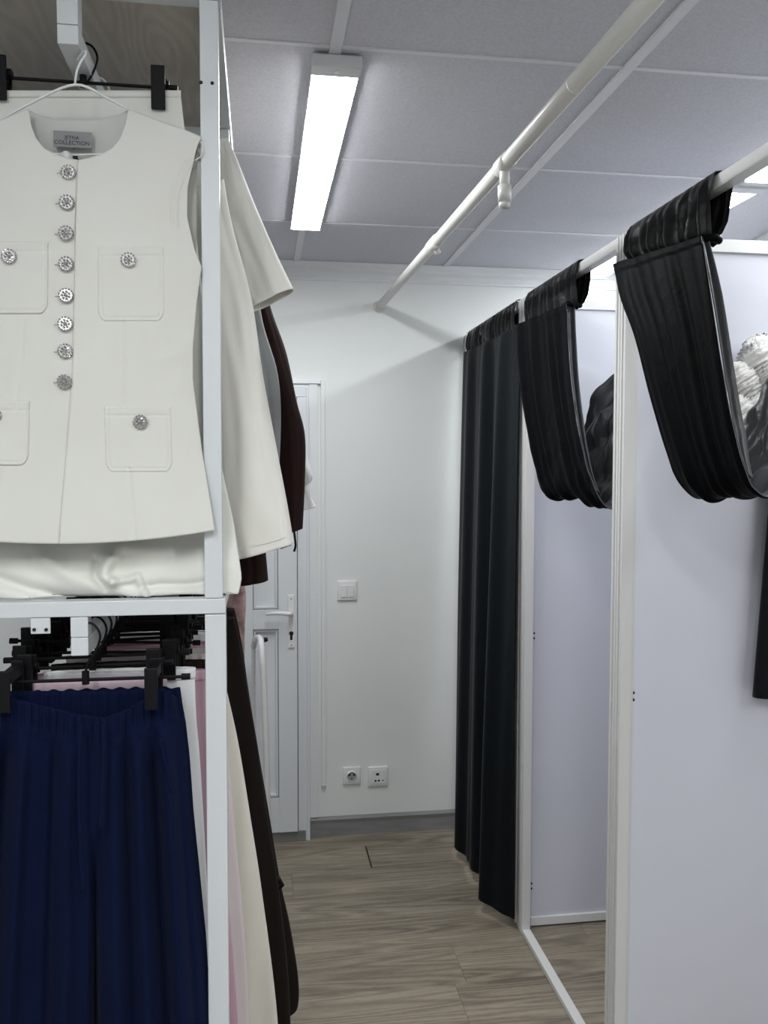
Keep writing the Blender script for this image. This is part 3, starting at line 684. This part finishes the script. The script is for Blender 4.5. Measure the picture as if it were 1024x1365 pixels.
# wire hanger of the vest
hv = empty('wire_hanger', (-.24, 1.21, 2.03), 'white wire hanger carrying the ivory vest', 'hanger')
wire(hv, 'hook', [P(103, 80, 1.235), P(108, 72, 1.222), P(114, 68, 1.212), P(114, 73, 1.209), P(108, 82, 1.209), P(103, 93, 1.209), P(101, 103, 1.209), P(100, 113, 1.209)], .0016, M_trim)
wire(hv, 'shoulder_bar', [P(-60, 180, 1.209), P(-10, 165, 1.209), P(40, 138, 1.209), P(100, 113, 1.209), P(145, 132, 1.209), P(172, 146, 1.209), P(215, 165, 1.209), P(262, 186, 1.209)], .0019, M_trim)
wire(hv, 'lower_bar', [P(-60, 186, 1.2095), P(100, 207, 1.2085), P(262, 190, 1.2095)], .0017, M_trim)
wire(vest, 'hanging_loop', [P(250, 216, 1.205), P(259, 214, 1.1965), P(268, 208, 1.1955), P(271, 199, 1.1955), P(268, 190, 1.1965), P(262, 188, 1.203)], .0009, M_vest)

# ---------------------------------------------------------------- ivory skirt behind the vest, heaped on the middle beam
CH = clip_hanger(1.292, -.243, 2.099, 2.063, .119, (-.109, .105), 'black clip hanger holding the ivory skirt on the upper rail')
skirt = empty('ivory_skirt', (-.25, 1.27, 1.34), 'ivory skirt behind the vest, its hem slumped on the middle beam', 'skirt')
ridges = [([(150, 745), (141, 757), (138, 768), (150, 776)], 7, .012), ([(150, 776), (175, 772), (184, 768), (188, 780), (196, 797)], 4.5, .010), ([(190, 783), (215, 779), (250, 780), (285, 774)], 5, -.007),
          ([(0, 772), (40, 786), (90, 797), (160, 801)], 9, -.010), ([(60, 745), (95, 770), (150, 788), (180, 794)], 11, .006), ([(140, 742), (165, 730), (220, 735)], 10, .007), ([(128, 750), (126, 768), (140, 785)], 6, -.008)]
def skf(u, v):
    y = 122+(802-122)*v**.85
    xl = lerpt([(122, -35), (400, -60), (700, -75), (802, -80)], y); xr_ = lerpt([(122, 240), (150, 243), (190, 248), (400, 270), (600, 290), (700, 312), (770, 322), (802, 316)], y)
    Yd = lerpt([(122, 1.286), (165, 1.283), (300, 1.262), (600, 1.255), (700, 1.248), (745, 1.242), (790, 1.236), (802, 1.238)], y)
    x = xl+(xr_-xl)*u
    Y_ = Yd-.004*sin(x*.07)*min(1, v*2)-.006*min(1, v*5)*nz(x*.012, y*.006)
    if y > 690:
        k = min(1, (y-690)/40); f = 0
        for pl, w_, h in ridges: f += h*exp(-(seg_d(x, y, pl)/w_)**2)
        f += .011*(1-((y-775)/60)**2 if abs(y-775) < 60 else 0)
        Y_ = max(Y_-k*f*1.25, 1.2255 if (x < -1 or x > 268) else 1.203)
    q = P(x, y, Y_)
    if x < 5 or x > 262: pass
    q.z = max(q.z, ZL+.003); return q
grid('front_cloth', skf, 150, 200, M_skirt, skirt, thick=.002)
def skb(u, v):
    f = skf(u, v); s = 1-abs(2*u-1)**3
    return (f.x, min(f.y+.006+.045*s*min(1, .25+v), 1.300+.04*v), max(f.z, ZL+.003))
grid('back_cloth', skb, 60, 60, M_skirt, skirt, thick=.002)
grid('waistband', lambda u, v: P(-36+277*u, 121+9*v, 1.2845-.001*sin(pi*u)), 40, 3, M_skirt, skirt, thick=.003)
bm = bmesh.new(); add_box(bm, (-.40, 1.21, ZL+.0035), (-.08, 1.32, ZL+.006)); bm.free()

# ---------------------------------------------------------------- generic hanging garments
def ring(cx, hw, y, t, z, a, fold, seed, v):
    c, s = cos(a), sin(a); sg = 1 if s > 0 else -1
    x = cx+hw*(abs(c)**.85)*(1 if c > 0 else -1); fr = abs(s)**.75
    return Vector((x, y-sg*t*fr-fold*fr*(sin(x*95+seed*2+nz(x*6, z*3, seed)*3)+.6*sin(x*41+seed)+nz(x*20, z*4, seed))*(1 if sg > 0 else -1)*.6, z))
def body(par, name, rows, m, fold=.006, seed=0, nu=80, nv=50):
    """rows: (z, xl, xr, y, t)"""
    def fn(u, v):
        z, xl, xr_, y, t = crom(rows, v); k = min(1, .3+v)
        return ring((xl+xr_)/2, (xr_-xl)/2, y, t, z, 2*pi*u, fold*k, seed, v)
    return grid(name, fn, nu, nv, m, par, closed=True, thick=.0018)
def prow(v, xl, xr_, Y, t):            # a row from the silhouette in the photo at true depth Y
    a = P(xl, v, Y); b = P(xr_, v, Y); return ((a.z+b.z)/2, a.x, b.x, Y, t)
def sleeve(par, name, st_, m, fold=.003, seed=0, tilt=0):
    """st_: (left point px, right point px, Y, t): a flattened tube between two silhouette lines"""
    def fn(u, v):
        lx, ly, rx, ry, Y, t = crom(st_, v); a = P(lx, ly, Y); b = P(rx, ry, Y); c = (a+b)/2; h = (b-a)/2
        an = 2*pi*u; cc, ss = cos(an), sin(an); sg = 1 if ss > 0 else -1
        f = abs(ss)**.8
        p = c+h*(abs(cc)**.9)*(1 if cc > 0 else -1)
        return Vector((p.x, p.y-sg*t*f-fold*f*(sin(cc*5+seed+nz(cc*2, v*4, seed)*3)+nz(p.x*25, p.z*9, seed)), p.z))
    return grid(name, fn, 56, 60, m, par, closed=True, thick=.0016)
def mirror_sleeve(o, cx):
    me = o.data.copy(); me.transform(Matrix.Translation((2*cx, 0, 0)) @ Matrix.Scale(-1, 4, (1, 0, 0))); me.flip_normals()
    n = link(o.name.split('.')[0], me, [], None, True); n.parent = o.parent; n.matrix_parent_inverse = o.matrix_parent_inverse.copy()
    md = n.modifiers.new('thickness', 'SOLIDIFY'); md.thickness = .0016; md.offset = 0
def torso(par, y, m, zs, zh, half_s, half_h, seed=0, t=.028):
    cx = -.25
    rows = [(zs+.035, cx-.05, cx+.05, y, .006), (zs+.02, cx-half_s*.62, cx+half_s*.62, y, .010), (zs, cx-half_s, cx+half_s, y, .013), (zs-.07, cx-half_s*.96, cx+half_s*.96, y, t*.8), (zs-.25, cx-half_s*.92, cx+half_s*.92, y, t), ((zs+zh)/2-.05, cx-half_s*.9, cx+half_s*.9, y, t), (zh, cx-half_h, cx+half_h, y, t)]
    return body(par, 'body', rows, m, .004, seed)
# cream jacket with long wide sleeve
jk = empty('cream_jacket', (-.25, 1.395, 1.36), 'cream jacket whose long wide sleeve hangs just right of the rack post', 'jacket')
torso(jk, 1.40, M_cream, 1.985, 1.37, .185, .18, 1, .022)
s = sleeve(jk, 'sleeve', [(262, 250, 298, 240, 1.385, .010), (268, 300, 309, 300, 1.38, .022), (275, 400, 335, 400, 1.37, .030), (283, 500, 350, 500, 1.36, .034), (292, 600, 368, 596, 1.355, .034), (297, 690, 383, 675, 1.35, .032), (304, 748, 391, 724, 1.35, .030)], M_cream, .003, 2)
mirror_sleeve(s, -.25)
def cuffl(u, v):
    an = 2*pi*u; a = P(302.5, 733, 1.35); b = P(388.6, 711, 1.35); c = (a+b)/2; h = (b-a)/2; p = c+h*1.006*cos(an); return (p.x, 1.35-.0335*(abs(sin(an))**.8)*(1 if sin(an) > 0 else -1), p.z-.0025*v)
grid('hem_stitch', cuffl, 56, 1, M_cream, jk, closed=True)
shoulder_hanger(1.40, -.245, 2.099, 2.05, .17, .07, M_trim, 'white hanger inside the cream jacket')
# cream short-sleeved top
tp = empty('short_sleeved_shirt', (-.25, 1.50, 1.45), 'cream short-sleeved top with a flared elbow sleeve, behind the cream jacket', 'top')
torso(tp, 1.51, M_cream, 2.02, 1.40, .185, .185, 6, .024)
s = sleeve(tp, 'sleeve', [(262, 200, 303, 184, 1.50, .004), (280, 240, 316, 214, 1.495, .016), (293, 300, 340, 275, 1.49, .028), (315, 370, 366, 335, 1.485, .034), (330, 416, 391, 387, 1.48, .034)], M_cream, .003, 5)
mirror_sleeve(s, -.25)
shoulder_hanger(1.51, -.245, 2.099, 2.055, .17, .06, M_trim, 'white hanger inside the cream short-sleeved top')
# grey knit
gk = empty('grey_sweater', (-.25, 1.62, 1.4), 'grey marl knit sweater showing as a sliver behind the cream sleeve', 'sweater')
torso(gk, 1.585, M_grey, 2.02, 1.40, .185, .185, 3, .02)
s = sleeve(gk, 'sleeve', [(262, 210, 300, 210, 1.59, .006), (300, 330, 335, 325, 1.59, .02), (322, 430, 349, 425, 1.585, .022), (332, 500, 369, 495, 1.58, .02), (336, 560, 374, 555, 1.58, .02), (335, 640, 371, 636, 1.58, .02), (335, 690, 367, 690, 1.58, .018)], M_grey, .002, 3)
mirror_sleeve(s, -.25)
# brown jacket
bj = empty('brown_jacket', (-.25, 1.72, 1.4), 'dark brown jacket with long sleeve curving below the cream flared sleeve', 'jacket')
torso(bj, 1.72, M_brown, 2.03, 1.40, .185, .185, 4, .03)
s = sleeve(bj, 'sleeve', [(275, 215, 306, 225, 1.70, .008), (300, 300, 342, 320, 1.70, .022), (331, 395, 359, 405, 1.69, .03), (346, 460, 381, 470, 1.68, .032), (362, 520, 395, 535, 1.67, .034), (370, 580, 406, 580, 1.665, .034), (373, 640, 406, 640, 1.66, .032), (378, 712, 403, 704, 1.66, .026)], M_brown, .002, 8)
mirror_sleeve(s, -.25)
wire(bj, 'belt_loop', [P(391, 700, 1.65), P(393, 715, 1.648), P(394, 728, 1.648), P(392, 735, 1.65)], .0022, M_dark)
grid('belt_end', lambda u, v: P(374+14*u, 732-5*u-(1-v)*14*u, 1.655+.004*sin(u*6)), 8, 4, M_dark, bj, thick=.002)
# second brown sleeve lower down
bc = empty('brown_cardigan', (-.25, 1.45, 1.35), 'dark brown cardigan whose cuff shows under the cream sleeve hem', 'cardigan')
s = sleeve(bc, 'sleeve', [(262, 230, 292, 230, 1.455, .008), (270, 330, 312, 330, 1.455, .018), (280, 500, 322, 500, 1.45, .022), (296, 640, 340, 635, 1.45, .024), (306, 700, 350, 695, 1.45, .024), (318, 745, 354, 738, 1.45, .024), (320, 780, 357, 773, 1.45, .024)], M_brown, .002, 12)
mirror_sleeve(s, -.25)
torso(bc, 1.455, M_brown, 1.99, 1.39, .18, .17, 8, .016)
# white blouse behind
wb = empty('white_blouse', (-.25, 1.86, 1.4), 'white blouse, only a crumpled cuff visible behind the brown sleeve', 'blouse')
torso(wb, 1.86, M_white, 2.03, 1.42, .18, .18, 4, .028)
s = sleeve(wb, 'sleeve', [(290, 235, 315, 240, 1.86, .008), (330, 400, 358, 405, 1.86, .02), (365, 520, 392, 520, 1.85, .024), (380, 600, 407, 600, 1.845, .024), (386, 640, 416, 636, 1.84, .022), (388, 655, 409, 650, 1.84, .016), (385, 684, 421, 676, 1.84, .022)], M_white, .005, 3)
mirror_sleeve(s, -.25)
# floral dress seen through the rack side
fd = empty('floral_dress', (-.25, 2.10, 1.0), 'mauve floral dress hanging at the far end of the rack', 'dress')
body(fd, 'body', [(1.99, -.40, -.10, 2.11, .01), (1.7, -.41, -.085, 2.11, .03), (1.35, -.42, -.07, 2.11, .035), prow(780, 180, 326, 2.11, .03), prow(840, 180, 326, 2.11, .03), prow(910, 185, 325, 2.11, .03)], M_flor, .006, 5)
for y_, n_, m_ in ((1.585, 'hanger inside the grey sweater', M_dark), (1.72, 'hanger inside the dark brown jacket', M_dark), (1.455, 'hanger inside the brown cardigan', M_dark), (1.86, 'hanger inside the white blouse', M_dark), (2.11, 'hanger inside the floral dress', M_dark)):
    shoulder_hanger(y_, -.245, 2.099, 2.05, .15, .05, m_, 'black '+n_)

# ---------------------------------------------------------------- lower rail garments
LZ = 1.288
def chl(y, zb, half, label, tilt=0., yaw=0., dx=0., clips=None): return clip_hanger(y, -.236+dx, LZ, zb, half, clips or (-half*.88, half*.86), label, None, tilt, yaw)
# navy trousers in front
nv_ = empty('navy_trousers', (-.2, 1.19, .3), 'navy blue wide drawstring trousers hanging front of the lower rail', 'trousers')
topN = [(-45, 925), (0, 930), (30, 934), (70, 944), (100, 952), (135, 957), (160, 948), (185, 935), (205, 926), (216, 918), (228, 922), (236, 936)]
def nfold(x, y, seed=0):
    k = min(1, max(0, (y-955)/70)); g = min(1, max(0, (y-1100)/250)); f = 0; e = x-110
    for x0, w_, h in ((-28, 12, .010), (8, 8, -.014), (30, 9, .010), (62, 12, -.005), (72, 5, -.007), (92, 10, .008), (150, 12, .010), (168, 5, -.006), (183, 9, .009), (205, 6, -.012), (222, 9, .010), (236, 4, -.004)):
        f += h*bump(x, x0+(x0-120)*.0006*(y-1000), w_*(1+.25*g))
    f += -.035*g*bump(x, 127, 5)
    return f*k
def navy_front(u, v):
    xt = -45+281*u; yt = lerpt(topN, xt); y = yt+(1880-yt)*v**1.15
    xr_ = lerpt([(925, 236), (945, 243), (965, 247), (1010, 252), (1080, 257), (1150, 264), (1250, 274), (1365, 281), (1880, 300)], y)
    xl = lerpt([(925, -45), (1000, -62), (1365, -90), (1880, -110)], y)
    x = xl+(xr_-xl)*u
    gth = max(0, 1-abs(y-yt-18)/34)
    Y_ = 1.187-1.5*nfold(x, y)-.012*(1-(2*u-1)**4)
    if y-yt < 42: Y_ -= .0025*sin(x*.55+2*nz(x*.08, 1))*gth+.0015*sin(x*1.3)*gth-.0022*bump(y-yt, 38, 3)*-1
    Y_ -= .003*nz(x*.02, y*.012, 2)
    return P(x, y, Y_+.02*bump(u, 1, .03))
grid('front_cloth', navy_front, 190, 170, M_navy, nv_, thick=.0016)
def navy_back(u, v):
    yt = 922; y = yt+(1880-yt)*v; p = navy_front(u, v)
    q = P(-38+272*u+(p.x*0), yt, 1.2); xx = p.x
    return (xx, 1.2255-.012*abs(2*u-1)**6, (P(100, 923, 1.21).z if v == 0 else p.z)-.0015*sin(u*80)*(1-v))
grid('back_cloth', navy_back, 90, 60, M_navy, nv_, thick=.0016)
grid('waist_inside', lambda u, v: P(-40+270*u, 921+(42)*v, 1.208+.002*sin(u*120)), 120, 6, M_navy, nv_, thick=.001)
def cord(pts, nm='drawstring'): 
    bm = bmesh.new(); n = 30; add_path(bm, [crom([P(u, v, 1.145+o_) for u, v, o_ in pts], i/n) for i in range(n+1)], .0036, 8, flat=.5); bm_obj(nm, bm, M_navy, nv_, True)
cord([(108, 968, .006), (107, 1000, 0), (106, 1060, -.001), (108, 1120, -.001), (110, 1160, 0), (112, 1188, .0)]); cord([(138, 966, .006), (139, 1000, .0), (137, 1050, -.001), (135, 1105, .0)])
grid('pocket_edge', lambda u, v: P(212+15*v+3*u, 985+(1055-985)*v, 1.158+.0*u+.004*v), 2, 16, M_navy, nv_, thick=.002)
clip_hanger(1.205, -.236, LZ, 1.228, .128, (), 'black clip hanger holding the navy trousers', None, .0, 0.)
nh = [o for o in COL.objects if o.type == 'EMPTY' and o.get('label') == 'black clip hanger holding the navy trousers'][0]
for u, v in ((14, 888), (205, 884)):
    a_ = P(u-9, v, 1.19); b_ = P(u+9, v+54, 1.19)
    bm = bmesh.new(); add_box(bm, (a_.x, 1.158, b_.z), (b_.x, 1.163, a_.z), .0015); add_box(bm, (a_.x, 1.222, b_.z+.008), (b_.x, 1.226, a_.z), .0015); add_box(bm, (a_.x+.002, 1.160, a_.z-.02), (b_.x-.002, 1.224, a_.z-.005), .001)
    bm_obj('clip', bm, M_dark, nh)
# others
def trousers(name, Y, t, rows, m, label, seed=0, fold=.005, cat='trousers'):
    o = empty(name, (-.22, Y, .2), label, cat); body(o, 'body', [prow(*r) for r in rows], m, fold, seed)
    r = rows[0]
    def wf(u, v): z, xl, xr_, y, tt = prow(r[0]+14*v, r[1], r[2], Y, r[4]); p = ring((xl+xr_)/2, (xr_-xl)/2*1.01, Y, tt+.0025+.0012*sin(u*160), z, 2*pi*u, 0, 0, 0); return p
    grid('waistband', wf, 120, 4, m, o, closed=True, thick=.002)
    return o
trousers('pale_pink_trousers', 1.255, .010, [(905, 36, 221, 1.255, .008), (960, 30, 222, 1.255, .010), (1050, 20, 228, 1.255, .010), (1365, 0, 240, 1.255, .012), (1700, -10, 245, 1.255, .012)], M_ppink2, 'pale pink trousers whose gathered waist shows inside the navy waistband', 1, .003)
trousers('white_trousers', 1.298, .010, [(893, 60, 259, 1.298, .010), (960, 58, 261, 1.298, .010), (1050, 55, 268, 1.298, .010), (1365, 50, 285, 1.298, .012), (1700, 40, 300, 1.298, .012)], M_white, 'white trousers with a strip showing just right of the navy ones', 1, .002)
trousers('pink_trousers', 1.345, .012, [(896, 38, 273, 1.345, .010), (930, 38, 276, 1.345, .012), (1000, 38, 283, 1.345, .014), (1100, 36, 293, 1.345, .016), (1365, 30, 316, 1.345, .018), (1600, 30, 322, 1.345, .018)], M_pink, 'pink trousers with elastic waist behind the white ones', 2, .004)
trousers('brown_trousers', 1.405, .012, [(883, 70, 277, 1.405, .010), (950, 70, 282, 1.405, .012), (1050, 70, 289, 1.405, .012), (1300, 70, 298, 1.405, .014), (1600, 70, 300, 1.405, .014)], M_brown, 'brown trousers, a narrow strip beside the pink pair', 3, .003)
trousers('pale_pink_trousers', 1.47, .012, [(872, 90, 281, 1.47, .010), (950, 85, 296, 1.47, .012), (1050, 85, 307, 1.47, .013), (1150, 85, 316, 1.47, .014), (1250, 85, 325, 1.47, .015), (1365, 85, 331, 1.47, .015), (1560, 85, 335, 1.47, .015)], M_ppink, 'pale pink trousers seen through the gap right of the lower post', 4, .006)
trousers('cream_trousers', 1.545, .012, [(868, 100, 288, 1.545, .010), (930, 98, 303, 1.545, .012), (1000, 95, 318, 1.545, .014), (1100, 95, 334, 1.545, .016), (1200, 95, 349, 1.545, .018), (1365, 95, 369, 1.545, .022), (1540, 95, 378, 1.545, .022)], M_cream2, 'cream wide-leg trousers flaring right of the lower post', 5, .006)
trousers('rose_skirt', 1.64, .012, [(858, 130, 283, 1.64, .014), (890, 130, 284, 1.64, .018), (960, 130, 286, 1.64, .018), (1200, 128, 290, 1.64, .018)], M_pink, 'rose pink skirt farther back, its top bunched between the hangers', 6, .006, 'skirt')
trousers('white_shorts', 1.73, .012, [(843, 150, 286, 1.73, .012), (890, 150, 288, 1.73, .016), (1000, 150, 290, 1.73, .018)], M_white, 'white shorts farther back behind the rose skirt', 7, .005, 'shorts')
trousers('black_trousers', 1.84, .012, [(825, 160, 312, 1.84, .012), (870, 160, 321, 1.84, .018), (930, 160, 331, 1.84, .02), (1000, 160, 343, 1.84, .022), (1100, 160, 357, 1.84, .024), (1200, 160, 372, 1.84, .026), (1300, 160, 383, 1.84, .026), (1400, 160, 388, 1.84, .026)], M_blk, 'brown-black long trousers hanging beside the cream pair', 8, .006)
bd = empty('black_long_skirt', (-.2, 1.97, .2), 'long black skirt with rounded hem, farthest on the lower rail', 'skirt')
body(bd, 'body', [prow(*r) for r in ((812, 170, 312, 1.97, .012), (860, 170, 322, 1.97, .02), (930, 170, 332, 1.97, .022), (1010, 170, 345, 1.97, .024), (1100, 170, 360, 1.97, .028), (1180, 170, 373, 1.97, .03), (1240, 170, 386, 1.97, .034), (1310, 170, 397, 1.97, .034), (1350, 172, 397, 1.97, .030), (1362, 180, 388, 1.97, .018))], M_blk, .007, 9)
bm = bmesh.new(); add_path(bm, [P(364, 1170, 1.95), P(371, 1172, 1.945), P(377, 1180, 1.945), P(371, 1186, 1.95)], [.004, .007, .004, .003], 8); bm_obj('belt_knot', bm, M_blk, bd, True)
# hangers of the lower rail
HL = [(1.255, 1.236, .10, .002, 0, 'gathered pale pink trousers'), (1.298, 1.240, .12, .002, 0, 'white trousers'), (1.345, 1.236, .12, -.003, .004, 'pink trousers'), (1.405, 1.242, .115, .004, 0, 'brown trousers'), (1.47, 1.238, .12, .0, .006, 'pale pink trousers'),
      (1.545, 1.236, .118, .003, 0, 'cream trousers'), (1.64, 1.235, .12, -.002, .004, 'rose skirt'), (1.73, 1.238, .115, .003, 0, 'white shorts'), (1.84, 1.244, .13, -.002, .005, 'brown-black long trousers'), (1.97, 1.235, .125, .004, 0, 'long black skirt')]
for y_, zb, hf, tl, yw, n_ in HL:
    chl(y_, zb, hf, 'black clip hanger holding the '+n_, tl, yw)
for k, (y_, zb, tl, yw) in enumerate(((1.375, 1.246, -.007, .01), (1.44, 1.25, .005, -.008), (1.51, 1.247, -.004, .008), (1.59, 1.252, .006, 0), (1.685, 1.248, -.004, .01), (1.785, 1.25, .005, -.01), (1.905, 1.25, -.004, .008))):
    clip_hanger(y_, -.236, LZ, zb, .13, (-.118, -.09, .085, .112) if k % 2 else (-.112, .108), 'spare black clip hanger among the crowded ones on the lower rail', 'empty black clip hangers on the lower rail', tl, yw)

# ---------------------------------------------------------------- white tubular drying frame by the door
fr = empty('folding_frame', (-.0, 3.1, 0), 'white tubular folding frame standing in front of the door', 'folding rack')
def q_(u, v, Y): return P(u, v, Y)
bm = bmesh.new()
pts = [q_(338, 862, 3.30), q_(340, 853, 3.28), q_(345, 850, 3.22), q_(348, 856, 3.15), q_(350, 880, 3.12), q_(352, 920, 3.12), q_(355, 1000, 3.13), q_(357, 1080, 3.15)]
e_ = q_(361, 1170, 3.17); e_.z = .012
add_path(bm, [crom(pts+[e_], i/50) for i in range(51)], .0115, 12); bm_obj('bent_tube', bm, M_trim, fr, True)
bm = bmesh.new(); e2 = q_(338, 1120, 3.30); e2.z = .012
add_path(bm, [crom([q_(338, 862, 3.30), q_(338, 950, 3.31), q_(340, 1050, 3.32), e2], i/30) for i in range(31)], .008, 10); bm_obj('rear_leg', bm, M_trim, fr, True)
bm = bmesh.new(); a_ = q_(352, 853, 3.17); add_cyl(bm, a_, a_+Vector((.014, -.0, .002)), .010, .007, seg=12); bm_obj('black_knob', bm, M_dark, fr)
bm = bmesh.new(); a_ = q_(349, 1045, 3.12); b_ = q_(341, 1060, 3.3); add_path(bm, [a_, b_], .004, 8); bm_obj('brace', bm, M_steel, fr, True)
